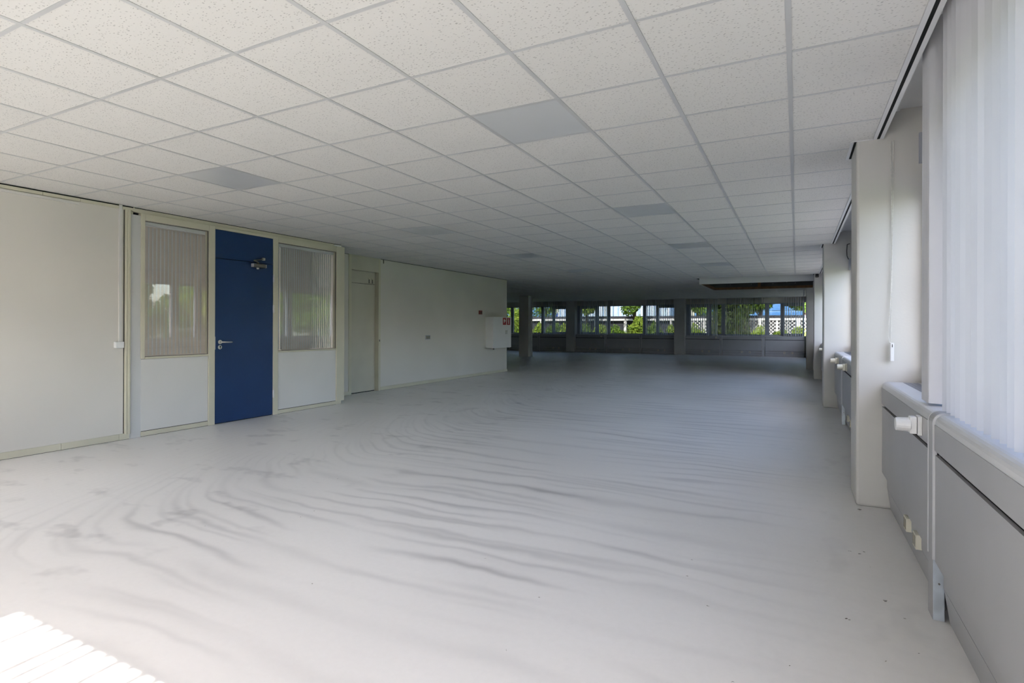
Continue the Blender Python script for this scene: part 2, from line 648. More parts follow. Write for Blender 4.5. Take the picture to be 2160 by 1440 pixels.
def fbox(mb, fn, t0, t1, n0, n1, z0, z1):
    a, b = fn(t0, n0, z0), fn(t1, n1, z1)
    mb.box(a[0], b[0], a[1], b[1], a[2], b[2])
    return mb


WALLS = {}
for side, (ta, tb) in {'right': (YB - OUT, YF + OUT), 'far': (XW, XR + OUT), 'back': (XW, XR + OUT)}.items():
    fn = frame_fn(side)
    wl = fbox(MB(), fn, ta, tb, GL - .06, OUT, -.12, Z_SILL - .05)
    fbox(wl, fn, ta, tb, GL - .06, OUT, Z_HEAD + .04, ZC + .7)
    o = wl.build('wall_' + side, 'wall')
    WALLS[side] = tag(o, {'right': 'white window wall with radiators along the side of the hall', 'far': 'white window wall across the far end of the hall', 'back': 'window wall opposite the far end, sun coming through'}[side], 'wall', kind='structure')

PILLAR_TXT = {'right': ['white corner pillar where the window walls meet by the slatted blind',
                        'white pillar with a bead chain and weight hanging down its side',
                        'white pillar with a black cable loop near its top',
                        'white pillar carrying a small black sensor near the ceiling',
                        'white wall pillar behind the dim boxed column',
                        'white corner pillar between the side and far window walls']}


def pillar(side, t0, t1, label, depth=None):
    fn = frame_fn(side)
    o = fbox(MB(), fn, t0, t1, 0, OUT, 0, ZC + .21).build('pillar', 'pillar', bevel=.018, at=fn((t0 + t1) / 2, 0, 0))
    tag(o, label, 'pillar', 'pillars along the window walls')
    return o


for n, (a, b) in enumerate(PIL_R):
    pillar('right', a, b, PILLAR_TXT['right'][n])
FARP = [(-15.82, -15.35), (-10.42, -9.95), (-5.06, -4.57), (.30, XR)]
pillar('far', *FARP[1], 'slim dim pillar on the far wall beside the free-standing column')
pillar('far', *FARP[2], 'slim dim pillar on the far wall between the two wide slatted windows')
pillar('far', *FARP[0], 'slim pillar at the west end of the far window wall')
pillar('back', -5.06, -4.57, 'pillar on the sunny window wall opposite the far windows')


def bay_openings(a, b):
    """pane spans in one bay: casement, narrow light, fixed light, narrow light, casement"""
    L = b - a
    s = L / 4.85
    e = [(.18, .96), (1.10, 1.53), (1.70, 3.32), (3.49, 3.93), (4.06, 4.82)]
    return [(a + p * s, a + q * s) for p, q in e]


def window(idx, side, a, b, glass, label, handle=True):
    fn = frame_fn(side)
    w_ = thing('window_%d' % idx, fn((a + b) / 2, GL, Z_SILL), label, 'window', kind='structure')
    ops = bay_openings(a, b)
    z0, z1 = Z_SILL, Z_HEAD
    mb = MB()
    fbox(mb, fn, a, b, GL - .05, GL + .05, z0 - .06, z0)
    fbox(mb, fn, a, b, GL - .05, GL + .05, z1, z1 + .06)
    mb.build('window_frame', 'frame', w_)
    edges = [a] + [q for p in ops for q in p] + [b]
    for k in range(0, len(edges), 2):
        p, q = edges[k], edges[k + 1]
        d = .055 if k in (4, 6) else .035
        fbox(MB(), fn, p, q, GL - d, GL + .05, z0, z1).build('mullion', 'frame', w_, bevel=.004)
    for k, (p, q) in enumerate(ops):
        fbox(MB(), fn, p - .002, q + .002, GL + .01, GL + .016, z0 - .002, z1 + .002).build('window_pane', glass, w_)
        if k in (0, 4):
            sash = MB()
            for (u0, u1, v0, v1) in ((p, q, z0, z0 + .05), (p, q, z1 - .11, z1), (p, p + .035, z0, z1), (q - .035, q, z0, z1)):
                fbox(sash, fn, u0, u1, GL - .045, GL + .009, v0, v1)
            s_ = sash.build('sash', 'frame', w_)
            if handle:
                hq = q - .018 if k == 0 else p + .018
                h_ = MB()
                fbox(h_, fn, hq - .012, hq + .012, GL - .075, GL - .045, 1.5, 1.56)
                fbox(h_, fn, hq - .009, hq + .009, GL - .085, GL - .07, 1.44, 1.56)
                h_.build('handle', 'white', s_)
    return w_


RBAYS = [(PIL_R[k][1], PIL_R[k + 1][0]) for k in range(5)]
FBAYS = [(FARP[0][1], FARP[1][0]), (FARP[1][1], FARP[2][0]), (FARP[2][1], FARP[3][0])]
BBAYS = [(XL + .02, -5.06), (-4.57, .30)]
idx = 1
for n, (a, b) in enumerate(RBAYS):
    window(idx, 'right', a, b, 'filmglass' if n == 0 else 'sideglass', ['window behind the closely set white slats', 'window between the chain pillar and the cable-loop pillar', 'window of the middle bay of the side wall', 'side window beside the ceiling opening', 'side window next to the far wall'][n])
    idx += 1
for n, (a, b) in enumerate(FBAYS):
    window(idx, 'far', a, b, 'solar', ['far window behind the free-standing column', 'far window with an open centre pane showing the pale ribbed hall', 'far window in front of the dark tree and lattice fence'][n])
    idx += 1
for n, (a, b) in enumerate(BBAYS):
    window(idx, 'back', a, b, 'clear', ['sunny window by the long white wall', 'sunny window throwing the striped light on the floor'][n])
    idx += 1

# ------------------------------------------------------------------ radiator casings
RP = .154                                 # casing front behind the pillar face


def arc(c0, c1, r, a0, a1, n=5):
    return [(c0 + r * math.cos(math.radians(a0 + (a1 - a0) * i / n)), c1 + r * math.sin(math.radians(a0 + (a1 - a0) * i / n))) for i in range(n + 1)]


def casing(side, a, b, label, group, left_leg=False, right_leg=False, grille=True, sockets=(), detail=True):
    fn = frame_fn(side)
    f3 = lambda t, n, z: fn(t, n, z)
    root = thing('radiator_casing', fn((a + b) / 2, RP, 0), label, 'radiator casing', group)
    la, lb = (a + .006), (b - .006)
    # ledge with rounded nose and the upper front panel in one folded sheet
    prof = [(RP, .735)] + arc(RP + .035, .85, .035, 180, 90) + [(RP + .115, .885), (RP + .115, .872), (RP + .012, .80), (RP + .012, .735)]
    MB().prism(prof, f3, la, lb).build('ledge', 'radlight' if detail else 'radgrey', root)
    # front skin of the upper panel a hair proud
    MB().prism([(RP - .003, .733), (RP - .003, .842), (RP + .004, .842), (RP + .004, .733)], f3, la, lb).build('upper_panel', 'radgrey', root)
    fbox(MB(), fn, la, lb, RP + .018, RP + .03, .66, .76).build('slot_recess', 'dark', root)
    MB().prism([(RP, .712), (RP, .256), (RP + .03, .20), (RP + .03, .148), (RP + .042, .148), (RP + .042, .205), (RP + .014, .262), (RP + .014, .712)], f3, la + (.09 if left_leg else 0), lb).build('lower_panel', 'radgrey', root)
    MB().prism([(RP + .032, .142), (RP + .052, .003), (RP + .062, .003), (RP + .044, .142)], f3, la, lb).build('toe_panel', 'radgrey', root)
    fbox(MB(), fn, la, lb, RP + .040, RP + .05, .132, .158).build('toe_gap', 'dark', root)
    fbox(MB(), fn, a, b, RP + .205, RP + .223, .872, .885).build('rear_ledge', 'radlight', root)
    if grille:
        g = MB()
        fbox(g, fn, la, lb, RP + .112, RP + .208, .835, .842)
        g.build('grille_tray', 'dark', root)
        g = MB()
        k = la + .012
        while k < lb:
            fbox(g, fn, k, k + .005, RP + .113, RP + .206, .868, .884)
            k += .030
        for q in (.14, .165, .19):
            fbox(g, fn, la, lb, RP + q - .025, RP + q - .022, .862, .883)
        tag(g.build('grille', 'frame', root), kind='stuff')
    else:
        fbox(MB(), fn, la, lb, RP + .112, RP + .208, .86, .88).build('grille', 'frame', root)
    for s in sockets:
        so = MB().prism([(RP + .006, .214), (RP + .006, .140), (RP + .034, .140), (RP + .034, .214)], f3, s - .04, s + .04).build('socket_outlet', 'cream', root, bevel=.002)
        for q in (-.02, .02):
            MB().prism([(RP + .0045, .203), (RP + .0045, .151), (RP + .012, .151), (RP + .012, .203)], f3, s + q - .013, s + q + .013).build('socket_insert', 'sockhole', so)
    return root


def joint(side, t0, t1, label):
    """cover strip between two casings, folded over the ledge and standing on the floor"""
    fn = frame_fn(side)
    root = thing('casing_joint', fn((t0 + t1) / 2, RP, 0), label, 'cover strip', 'cover strips between casings')
    prof = [(RP - .005, .0)] + [(RP - .005, .80)] + arc(RP + .034, .85, .039, 180, 90) + [(RP + .19, .889), (RP + .19, .882), (RP + .03, .88), (RP + .008, .84), (RP + .008, .0)]
    MB().prism(prof, lambda t, n, z: fn(t, n, z), t0 + .01, t1 - .01).build('cover_strip', 'radgrey', root)
    for q in (t0, t1 - .012):
        MB().prism([(RP - .007, .26)] + [(RP - .007, .80)] + arc(RP + .034, .85, .041, 180, 90) + [(RP + .10, .891), (RP + .10, .884), (RP + .03, .88), (RP + .008, .84), (RP + .008, .26)], lambda t, n, z: fn(t, n, z), q, q + .012).build('edge_bead', 'radlight', root)
    lg = fbox(MB(), fn, t0 + .004, t1 - .01, RP - .004, RP + .036, 0, .27).build('leg_bracket', 'galv', root, bevel=.002)
    fbox(MB(), fn, t0 + .001, t1 - .02, RP - .002, RP + .034, .13, .30).build('leg_plate', 'galv', lg)
    for z in (.16, .245):
        c = fn(t0 + .001, RP + .016, z)
        d = fn(t0 - .003, RP + .016, z)
        MB().tube(c, d, .004, 8).build('screw', 'closer', lg)
    return root


def knob(side, t, label, n0=0.0):
    fn = frame_fn(side)
    root = thing('radiator_valve', fn(t, RP, .79), label, 'radiator valve', 'thermostat valves on the casings')
    z = .795
    fbox(MB(), fn, t - .032, t + .032, RP - .020, RP - .003, z - .045, z + .045).build('valve_plate', 'cream' if n0 else 'white', root, bevel=.003)
    fbox(MB(), fn, t - .026, t + .026, RP - .050, RP - .022, z - .04, z + .04).build('valve_body', 'cream' if n0 else 'white', root, bevel=.004)
    MB().tube(fn(t, RP - .045, z), fn(t, RP - .105, z), .034, 18, .031).build('valve_head', 'cream' if n0 else 'white', root, bevel=.003)
    return root


RG = 'radiator casings under the windows'
bayname = ['slatted first bay', 'chain pillar bay', 'middle bay', 'opening bay', 'last bay']
for n, (a, b) in enumerate(RBAYS):
    j1, j2 = b - 1.6, b - 3.25
    spans = [(b - 1.54, b), (b - 3.20, b - 1.655), (a, b - 3.31)]
    which = ['against the farther pillar', 'between two cover strips', 'against the nearer pillar']
    for m, (p, q) in enumerate(spans):
        casing('right', p, q, f'grey radiator casing {which[m]} in the {bayname[n]} of the side wall', RG, grille=n < 2,
               sockets=((3.72, 3.45) if (n == 0 and m == 0) else ((p + .5, p + .9) if n == 1 and m == 1 else ())))
    for m, j in enumerate((j1, j2)):
        joint('right', j - .055, j + .055, f'grey cover strip on a galvanised leg, {"farther" if m == 0 else "nearer"} joint in the {bayname[n]}')
knob('right', 3.225, 'white thermostat valve on the casing below the gathered slats')
knob('right', 8.98, 'cream thermostat valve nearest the cable-loop pillar', 1)
knob('right', 7.55, 'cream thermostat valve next to the cover strip past the chain pillar', 1)
knob('right', 13.4, 'cream thermostat valve in the middle bay of the side wall', 1)
for n, (a, b) in enumerate(FBAYS):
    L = b - a
    cuts = [a, a + .318 * L, a + .675 * L, b]
    nm = ['column bay', 'open-centre bay', 'tree bay'][n]
    for m in range(3):
        p, q = cuts[m] + (.06 if m else 0), cuts[m + 1] - (.06 if m < 2 else 0)
        casing('far', p, q, f'dim radiator casing, {["west", "centre", "east"][m]} one under the far window of the {nm}', RG, grille=False,
               sockets=(p + .5 * (q - p), p + .7 * (q - p)), detail=False)
    for m in (1, 2):
        joint('far', cuts[m] - .055, cuts[m] + .055, f'dim cover strip at the {["west", "east"][m - 1]} joint under the far window of the {nm}')
    knob('far', cuts[1] - .2, f'small valve on the dim casing under the far window of the {nm}', 1)
for n, (a, b) in enumerate(BBAYS):
    L = b - a
    for m in range(3):
        casing('back', a + m * L / 3, a + (m + 1) * L / 3, f'radiator casing {["west", "centre", "east"][m]} under the sunny window {["by the long white wall", "throwing the striped light"][n]}', RG, grille=False, detail=False)

# ------------------------------------------------------------------ vertical blinds
SW = .089
def slat_mesh(z0, z1, m, SW=.089):
    o = MB()
    n = 6
    for i in range(n + 1):
        s = -SW / 2 + SW * i / n
        bow = .006 * (1 - (2 * i / n - 1) ** 2)
        for z in (z0, z1):
            o.v.append((s, bow, z))
    for i in range(n):
        o.f.append((2 * i, 2 * i + 2, 2 * i + 3, 2 * i + 1))
    me = bpy.data.meshes.new('slat')
    me.from_pydata(o.v, [], o.f)
    me.polygons.foreach_set('use_smooth', [True] * n)
    me.materials.append(M[m])
    return me


SLAT = slat_mesh(.893, ZC - .016, 'slat')
SLATD = slat_mesh(.893, ZC - .016, 'slatdim')
SLATS = slat_mesh(.893 + .006, ZC + .16, 'slat')


def blind(side, a, b, slats, label, group='vertical blinds at the windows', n0=.185, me=None):
    """slats: list of (position along the wall, turn in degrees; 90 = edge-on to the room)"""
    fn = frame_fn(side)
    c = n0 + SW / 2
    ht = .165 if side == 'right' else -.012
    root = thing('vertical_blind', fn((a + b) / 2, c, ZC - .05), label, 'blind', group)
    fbox(MB(), fn, a, b, c - .02, c + .02, ZC + ht, ZC + ht + .02).build('headrail', 'rail', root)
    base = {'right': math.pi / 2, 'far': 0, 'back': math.pi}[side]
    for t, ang in slats:
        p = fn(t, c, 0)
        inst(None, 'slat', root, p, base + math.radians(ang), mesh=me or SLAT)
    return root


def run(a, b, step, ang, jit=4):
    out = []
    t = a
    while t <= b:
        out.append((t, ang + random.uniform(-jit, jit)))
        t += step
    return out


sl1 = []
t_ = 2.976
while t_ > -.3:
    sl1.append((t_, 90 + random.uniform(-13, 11)))
    t_ -= random.uniform(.070, .082)
blind('right', -.37, 4.58, sl1 + [(3.250 + .013 * k, 90 + random.uniform(-1.5, 1.5)) for k in range(14)],
      'white vertical blind with closely set slats and a gathered bundle', me=SLATS)
for n, (a, b) in enumerate(RBAYS[1:]):
    if n < 2:
        sl = [(a + .10 + .013 * k, 90) for k in range(14)] + run(a + .5, a + 1.3, .2, 88, 3)
    else:
        sl = run(a + .05, b - .05, .079, 12 if n == 2 else 28, 3)
    blind('right', a + .03, b - .03, sl, ['drawn-back vertical blind in the bay past the chain pillar', 'drawn-back vertical blind in the middle bay of the side wall',
          'closed vertical blind beside the ceiling opening', 'half-turned vertical blind in the last bay of the side wall'][n], me=SLAT if n < 2 else SLATD)
fa, fb, fc = FBAYS
blind('far', fa[0], fa[1], run(-12.35, -11.9, .19, 106, 3) + run(-11.75, -10.5, .088, 92, 4), 'vertical blind half drawn behind the free-standing column')
blind('far', fb[0], fb[1], run(-9.72, -8.25, .088, 83, 5) + [(-8.02, 100), (-6.68, 110)] + run(-6.42, -5.12, .085, 78, 5), 'vertical blind parted in the middle over the open centre pane')
blind('far', fc[0], fc[1], run(-4.36, -3.55, .09, 80, 4) + [(-3.36, 70), (-3.27, 68), (-3.2, 72)] + run(-2.78, -1.2, .088, 84, 4) + run(-.48, .25, .09, 78, 8), 'vertical blind spread over the far window with the dark tree')
sb = []
t_ = -4.5
while t_ < .25:
    sb.append((t_, 113 + random.uniform(-5, 5)))
    t_ += .080
blind('back', -4.55, .28, sb, 'vertical blind of the sunny window casting stripes on the floor')
blind('back', -6.5, -5.1, run(-6.5, -5.1, .08, 88, 8), 'vertical blind of the sunny window by the long white wall')

# bead chain with weight on the side of the first pillar
t = thing('blind_chain', (.583, 4.585, 1.03), 'bead chain with a white weight hanging beside the pillar', 'blind chain')
c = MB()
pts = [(.575, 4.592, ZC - .03), (.583, 4.588, 2.0), (.584, 4.586, 1.72), (.582, 4.584, 1.16)]
c.path(pts, .0022, 6)
pts2 = [(.592, 4.592, ZC - .03), (.588, 4.588, 2.0), (.584, 4.582, 1.72), (.574, 4.578, 1.42), (.562, 4.576, 1.20), (.571, 4.578, 1.155), (.583, 4.58, 1.16)]
c.path(pts2, .0022, 6)
c.build('cord', 'bead', t)
b = MB()
random.seed(3)
def bead(p, r=.0038):
    s = len(b.v)
    x, y, z = p
    b.v += [(x + r, y, z), (x - r, y, z), (x, y + r, z), (x, y - r, z), (x, y, z + r), (x, y, z - r)]
    b.f += [tuple(s + q for q in f) for f in ((0, 2, 4), (2, 1, 4), (1, 3, 4), (3, 0, 4), (2, 0, 5), (1, 2, 5), (3, 1, 5), (0, 3, 5))]
def beads(pl, st=.011):
    for p, q in zip(pl[:-1], pl[1:]):
        p, q = Vector(p), Vector(q)
        k = max(1, int((q - p).length / st))
        for i in range(k):
            bead(p.lerp(q, i / k))
beads(pts2)
tag(b.build('bead_string', 'bead', t), kind='stuff')
box('weight', 'white', (.572, .594, 4.555, 4.585, 1.03, 1.155), t, bevel=.003)
box('weight_slot', 'dark', (.581, .585, 4.5535, 4.5555, 1.125, 1.145), t)
o = box('cable_conduit', 'frame', (.735, .765, 4.57, 4.6, 2.374, ZC), at=(.75, 4.585, 2.374))
tag(o, 'short grey conduit on the chain pillar under the ceiling', 'conduit')

# black cable loop and sensor on the next pillars
lp = MB()
cx, cz = .70, 2.44
L = [(cx + .03, 9.985, 2.56), (cx - .005, 9.98, 2.55), (cx - .012, 9.975, 2.45), (cx - .008, 9.975, 2.37), (cx + .01, 9.978, 2.32), (cx + .04, 9.985, 2.31)]
lp.path(L, .006, 8)
o = lp.build('cable_loop', 'black', at=(.70, 9.99, 2.31))
tag(o, 'black cable loop hanging at the top of a white pillar', 'cable')
o = box('cable_conduit', 'frame', (.715, .745, 9.97, 10.0, 2.15, 2.33), at=(.73, 9.985, 2.15))
tag(o, 'short grey conduit below the black cable loop', 'conduit')
t = thing('motion_sensor', (.43, 15.38, 2.50), 'small black sensor box near the ceiling on a white pillar', 'sensor')
box('housing', 'black', (.405, .475, 15.33, 15.4, 2.485, 2.565), t, bevel=.006)
MB().tube((.44, 15.335, 2.52), (.44, 15.31, 2.51), .022, 12, .016).build('lens', 'closer', t)

# boxed column and free-standing column
o = box('column', 'pillar', (.256, .522, 18.85, 19.3, 0, ZC + .02), bevel=.01, at=(.47, 19.07, 0))
tag(o, 'dim boxed column under the ceiling opening frame', 'column')
t = thing('column', (-10.3, 21.3, 0), 'free-standing dark column in front of the far windows', 'column')
box('shaft', 'pillar', (-10.52, -10.08, 21.05, 21.48, 0, ZC + .02), t, bevel=.006)
MB().box(-10.09, -10.06, 21.28, 21.31, 0, ZC).build('cable_duct', 'rail', t)
t = thing('hanging_cable', (.21, 21.5, 2.38), 'thin cable hanging from the ceiling before the far window', 'cable')
MB().path([(.212, 21.6, ZC), (.212, 21.6, 2.37), (.19, 21.6, 2.33)], .008, 6).build('cable', 'frame', t)
MB().path([(.24, 21.6, ZC), (.24, 21.6, 2.40), (.212, 21.6, 2.38)], .006, 6).build('cable_tail', 'frame', t)

# ------------------------------------------------------------------ left wall and partition
wl = MB().box(XL - .12, XL, YB - .2, 3.442, .0, ZC + .3).build('wall_left', 'wall')
tag(wl, 'long plain white wall panel left of the grey filler', 'wall', kind='structure')
MB().box(XL - .12, XL - .004, 3.442, 3.452, 0, ZC - .02).build('shadow_gap', 'dark', wl)
for a, b in ((YB, 1.9), (1.903, 2.86), (2.863, 3.395), (3.398, 3.50)):
    MB().box(XL - .005, XL + .012, a, b, .004, .068).build('skirting_board', 'beige', wl)
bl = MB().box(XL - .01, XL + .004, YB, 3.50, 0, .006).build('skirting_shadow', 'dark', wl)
for a, b in ((YB, 2.70), (2.703, 3.02), (3.023, 3.385), (3.424, 3.535)):
    MB().box(XL - .02, XL + .014, a, b, 2.535, ZC - .012).build('head_track', 'beige', wl)
MB().box(XL - .02, XL + .010, YB, 3.535, ZC - .012, ZC).build('head_gap', 'dark', wl)
t = thing('wall_conduit', (XL, 2.0, 2.515), 'long thin white conduit under the beige head track', 'conduit')
MB().box(XL - .002, XL + .016, YB, 3.01, 2.503, 2.528).build('conduit_body', 'panel', t, bevel=.002)
t = thing('wall_conduit', (XL, 3.40, 1.05), 'upright white conduit ending in a small junction box', 'conduit')
MB().box(XL - .002, XL + .018, 3.389, 3.421, 1.07, ZC).build('conduit_body', 'panel', t, bevel=.002)
MB().box(XL - .002, XL + .045, 3.345, 3.43, 1.012, 1.082).build('junction_box', 'white', t, bevel=.006)
t = thing('trim_1', (XL, 3.475, 0), 'upright beige post between white wall and grey filler', 'trim', kind='structure')
prof = [(-.05, 3.452), (.018, 3.452), (.022, 3.460), (.022, 3.470), (.016, 3.474), (.016, 3.480), (.024, 3.484), (.024, 3.502), (.018, 3.508), (-.05, 3.508)]
MB().prism(prof, lambda tt, a, b_: (XL + a, b_, tt), .06, 2.54).build('post_profile', 'beige', t)
t = thing('wall_filler', (XL, 3.56, 0), 'narrow grey filler panel with a dark gap at its top', 'wall panel', kind='structure')
MB().box(XL - .06, XL - .004, 3.505, 3.63, 0, 2.50).build('filler_board', 'greypanel', t)
MB().box(XL - .08, XL - .05, 3.50, 3.63, 2.49, ZC + .05).build('gap_back', 'dark', t)
MB().box(XL - .04, XL + .0, 3.535, 3.555, 2.53, ZC).build('torn_track_end', 'beige', t)
MB().box(XL - .045, XL - .012, 3.508, 3.545, 2.495, 2.54).build('torn_track_end', 'beige', t)

PT = thing('partition', (XL, 5.2, 0), 'beige framed partition with two glazed panels beside the blue door', 'partition', kind='structure')
xf, xb = XL + .012, XL - .07
Yg = [(3.665, 4.430), (5.477, 6.600)]
zg0, zg1 = .902, 2.452
# frame posts and rails, one mesh each
for a, b, z0, z1 in ((3.622, 3.664, .88, 2.53), (4.431, 4.514, 0, 2.53), (5.391, 5.476, 0, 2.53), (6.601, 6.775, .05, 2.545)):
    MB().box(xb, xf, a, b, z0, z1).build('frame_post', 'beige', PT, bevel=.004)
for a, b in ((3.664, 4.431), (4.514, 5.391), (5.476, 6.601)):
    MB().box(xb, xf - .001, a, b, zg1 if a != 4.514 else 2.492, 2.53).build('head_rail', 'beige', PT, bevel=.003)
MB().box(xb, XL - .004, 3.555, 6.72, 2.53, ZC - .006).build('head_track', 'beige', PT)
MB().box(xb, XL - .010, 3.50, 6.72, ZC - .006, ZC + .01).build('head_gap', 'dark', PT)
MB().box(XL - .004, XL + .006, 6.55, 6.70, 2.548, 2.568).build('track_cap', 'white', PT)
for a, b in Yg:
    MB().box(xb, xf - .001, a, b, .878, zg0).build('sill_rail', 'beige', PT, bevel=.003)
for (a, b) in ((3.628, 4.431), (5.476, 6.601)):
    MB().box(xb, XL - .002, a + .002, b - .002, .062, .876).build('lower_panel', 'panel', PT, bevel=.002)
    MB().box(xb, XL + .004, a, b + (.11 if a > 5 else .02), .004, .056).build('skirting_board', 'beige', PT)
    MB().box(xb, XL - .008, a, b, .056, .062).build('skirting_gap', 'dark', PT)
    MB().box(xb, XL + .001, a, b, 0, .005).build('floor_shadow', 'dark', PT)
for a, b in Yg:
    MB().box(XL - .022, XL - .016, a - .003, b + .003, zg0 - .003, zg1 + .003).build('glass_pane', 'partglass', PT)
    g = MB()
    for (p, q, z0, z1) in ((a, b, zg0, zg0 + .006), (a, b, zg1 - .006, zg1), (a, a + .006, zg0, zg1), (b - .006, b, zg0, zg1)):
        g.box(XL - .016, XL - .004, p, q, z0, z1)
    g.build('glazing_gasket', 'closer', PT)
# room behind the partition, closed off
MB().box(-9.2, -9.1, YB - .2, 7.0, 0, ZC + .3).build('wall_behind', 'wall', PT)

SP = slat_mesh(zg0 + .012, zg1 - .055, 'slatgrey', .062)
SP2 = slat_mesh(zg0 + .012, zg1 - .045, 'slatgrey', .055)
for (a, b), n, me, ang, lab in ((Yg[0], 16, SP, 48, 'grey slatted blind tilted open behind the glass left of the blue door'), (Yg[1], 27, SP2, 30, 'pale slatted blind nearly closed behind the glass right of the blue door')):
    root = thing('vertical_blind', (XL - .08, (a + b) / 2, zg1), lab, 'blind', 'blinds behind the partition glass')
    MB().box(XL - .095, XL - .050, a + .01, b - .01, zg1 - .045, zg1 - .004).build('headrail', 'rail', root)
    for k in range(n):
        y = a + .045 + (b - a - .09) * k / (n - 1)
        inst(None, 'slat', root, (XL - .085, y, 0), math.pi / 2 + math.radians(ang), mesh=me)

# blue door
D = thing('door_1', (XL, 4.95, 0), 'tall blue door with steel lever handle and blue panel above', 'door', kind='structure')
dx = XL + .004
MB().box(XL - .045, dx, 4.516, 5.389, 2.128, 2.490).build('overdoor_panel', 'blue', D, bevel=.002)
lf = MB().box(XL - .045, dx + .004, 4.519, 5.387, .012, 2.122).build('door_leaf', 'blue', D, bevel=.002)
MB().box(XL - .04, XL - .006, 4.514, 5.39, 2.122, 2.128).build('door_gap', 'dark', D)
MB().box(XL - .05, XL - .02, 4.515, 5.39, 0, .012).build('threshold_gap', 'dark', D)
MB().box(XL - .04, XL - .004, 4.514, 4.519, .012, 2.122).build('closing_gap', 'dark', D)
h = MB()
h.tube((dx + .004, 4.582, 1.050), (dx + .014, 4.582, 1.050), .027, 24)
ro = h.build('handle_rose', 'steel', lf, bevel=.002)
h = MB().tube((dx + .012, 4.582, 1.050), (dx + .055, 4.582, 1.050), .010, 14)
h.tube((dx + .052, 4.578, 1.050), (dx + .052, 4.715, 1.047), .0095, 14)
h.tube((dx + .052, 4.715, 1.047), (dx + .048, 4.727, 1.047), .0095, 14, .006)
h.build('lever_handle', 'steel', lf, smooth=True)
MB().tube((dx + .004, 4.580, .984), (dx + .012, 4.580, .984), .027, 24).build('keyhole_rose', 'steel', lf, bevel=.002)
h = MB().tube((dx + .012, 4.582, .993), (dx + .0135, 4.582, .993), .009, 14)
h.box(dx + .012, dx + .0135, 4.578, 4.586, .964, .990)
h.build('keyhole', 'dark', lf)
MB().box(XL - .03, dx + .0045, 4.513, 4.5195, .955, 1.12).build('strike_plate', 'hinge', lf)
for z in (1.93, 1.50, .30):
    hg = MB().tube((XL + .020, 5.392, z - .055), (XL + .020, 5.392, z - .003), .0085, 12)
    hg.tube((XL + .020, 5.392, z + .003), (XL + .020, 5.392, z + .055), .0085, 12)
    hg.box(XL + .008, XL + .016, 5.384, 5.40, z - .05, z + .05)
    hg.build('hinge', 'hinge', lf)
cl = thing('door_closer', (XL, 5.13, 2.10), 'grey door closer with folded arm on the blue door', 'door closer')
MB().box(dx + .004, dx + .062, 5.035, 5.235, 2.055, 2.108).build('closer_body', 'closer', cl, bevel=.016)
for y in (5.030, 5.232):
    MB().box(dx + .008, dx + .058, y, y + .008, 2.058, 2.105).build('closer_cap', 'hinge', cl, bevel=.003)
MB().tube((dx + .03, 5.12, 2.058), (dx + .03, 5.12, 2.035), .018, 12).build('adjust_cap', 'hinge', cl)
MB().tube((dx + .033, 5.12, 2.105), (dx + .033, 5.12, 2.125), .012, 10).build('pivot', 'closer', cl)
am = MB()
am.tube((dx + .035, 5.125, 2.125), (dx + .13, 4.985, 2.135), .009, 8)
am.tube((dx + .13, 4.985, 2.135), (dx + .012, 5.225, 2.185), .008, 8)
am.build('closer_arm', 'closer', cl)
MB().box(dx + .002, dx + .024, 5.205, 5.245, 2.165, 2.20).build('arm_bracket', 'hinge', cl, bevel=.003)

# ------------------------------------------------------------------ recessed wall with beige door and corner
wc = MB().box(XC - .14, XC, 6.2, 7.60, 0, ZC + .3)
wc.box(XC - .14, XC, 8.405, 13.76, 0, ZC + .3)
wc.box(XC - .14, XC, 7.60, 8.405, 2.54, ZC + .3)
wc.box(-9.2, XC, 6.1, 6.2, 0, ZC + .3)
wc.box(XW, XC - .14, 13.62, 13.76, 0, ZC + .3)
wc = tag(wc.build('wall_core', 'wall'), 'white wall with the beige door and the hose cabinet', 'wall', kind='structure')
MB().box(XC - .2, XL - .07, 6.70, 6.77, 0, ZC).build('partition_return', 'panel', wc)
MB().box(XC, XC + .015, 8.44, 13.775, .004, .072).build('skirting_board', 'beige', wc)
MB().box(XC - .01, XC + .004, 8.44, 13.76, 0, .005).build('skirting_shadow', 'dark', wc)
MB().box(XC, XC + .015, 6.78, 7.575, .004, .072).build('skirting_board', 'beige', wc)
MB().box(XC - .02, XC + .002, 6.2, 13.76, ZC - .008, ZC).build('ceiling_shadow_gap', 'dark', wc)
ww = box('wall_west', 'wall', (XW - .15, XW, 13.6, YF + OUT, 0, ZC + .7))
tag(ww, 'plain wall closing the far hall on the west', 'wall', kind='structure')

B = thing('door_2', (XC, 8.0, 0), 'tall beige door in a beige frame with a panel above', 'door', kind='structure')
xd = XC + .012
MB().box(XC - .12, xd, 7.575, 7.645, 0, ZC).build('door_post', 'beige', B, bevel=.003)
MB().box(XC - .12, xd, 8.38, 8.44, 0, ZC).build('door_post', 'beige', B, bevel=.003)
MB().box(XC - .12, xd - .002, 7.645, 8.38, 2.305, ZC).build('header_panel', 'beigedoor', B)
MB().box(XC - .11, XC - .085, 7.645, 8.38, 2.075, 2.305).build('overdoor_panel', 'beigedoor', B)
MB().box(XC - .12, XC - .095, 7.645, 8.38, .0, 2.31).build('door_gap', 'dark', B)
lf2 = MB().box(XC - .11, XC - .08, 7.648, 8.374, .016, 2.068).build('door_leaf', 'beigedoor', B)
for y in (8.20, 8.29):
    MB().box(XC - .083, XC - .076, y, y + .022, 2.09, 2.17).build('sign_peg', 'closer', B)
    MB().box(XC - .085, XC - .074, y - .012, y + .034, 2.165, 2.185).build('sign_peg_cap', 'beige', B)
MB().box(XC + .0, XC + .014, 8.395, 8.42, .96, 1.0).build('latch_pin', 'closer', B)
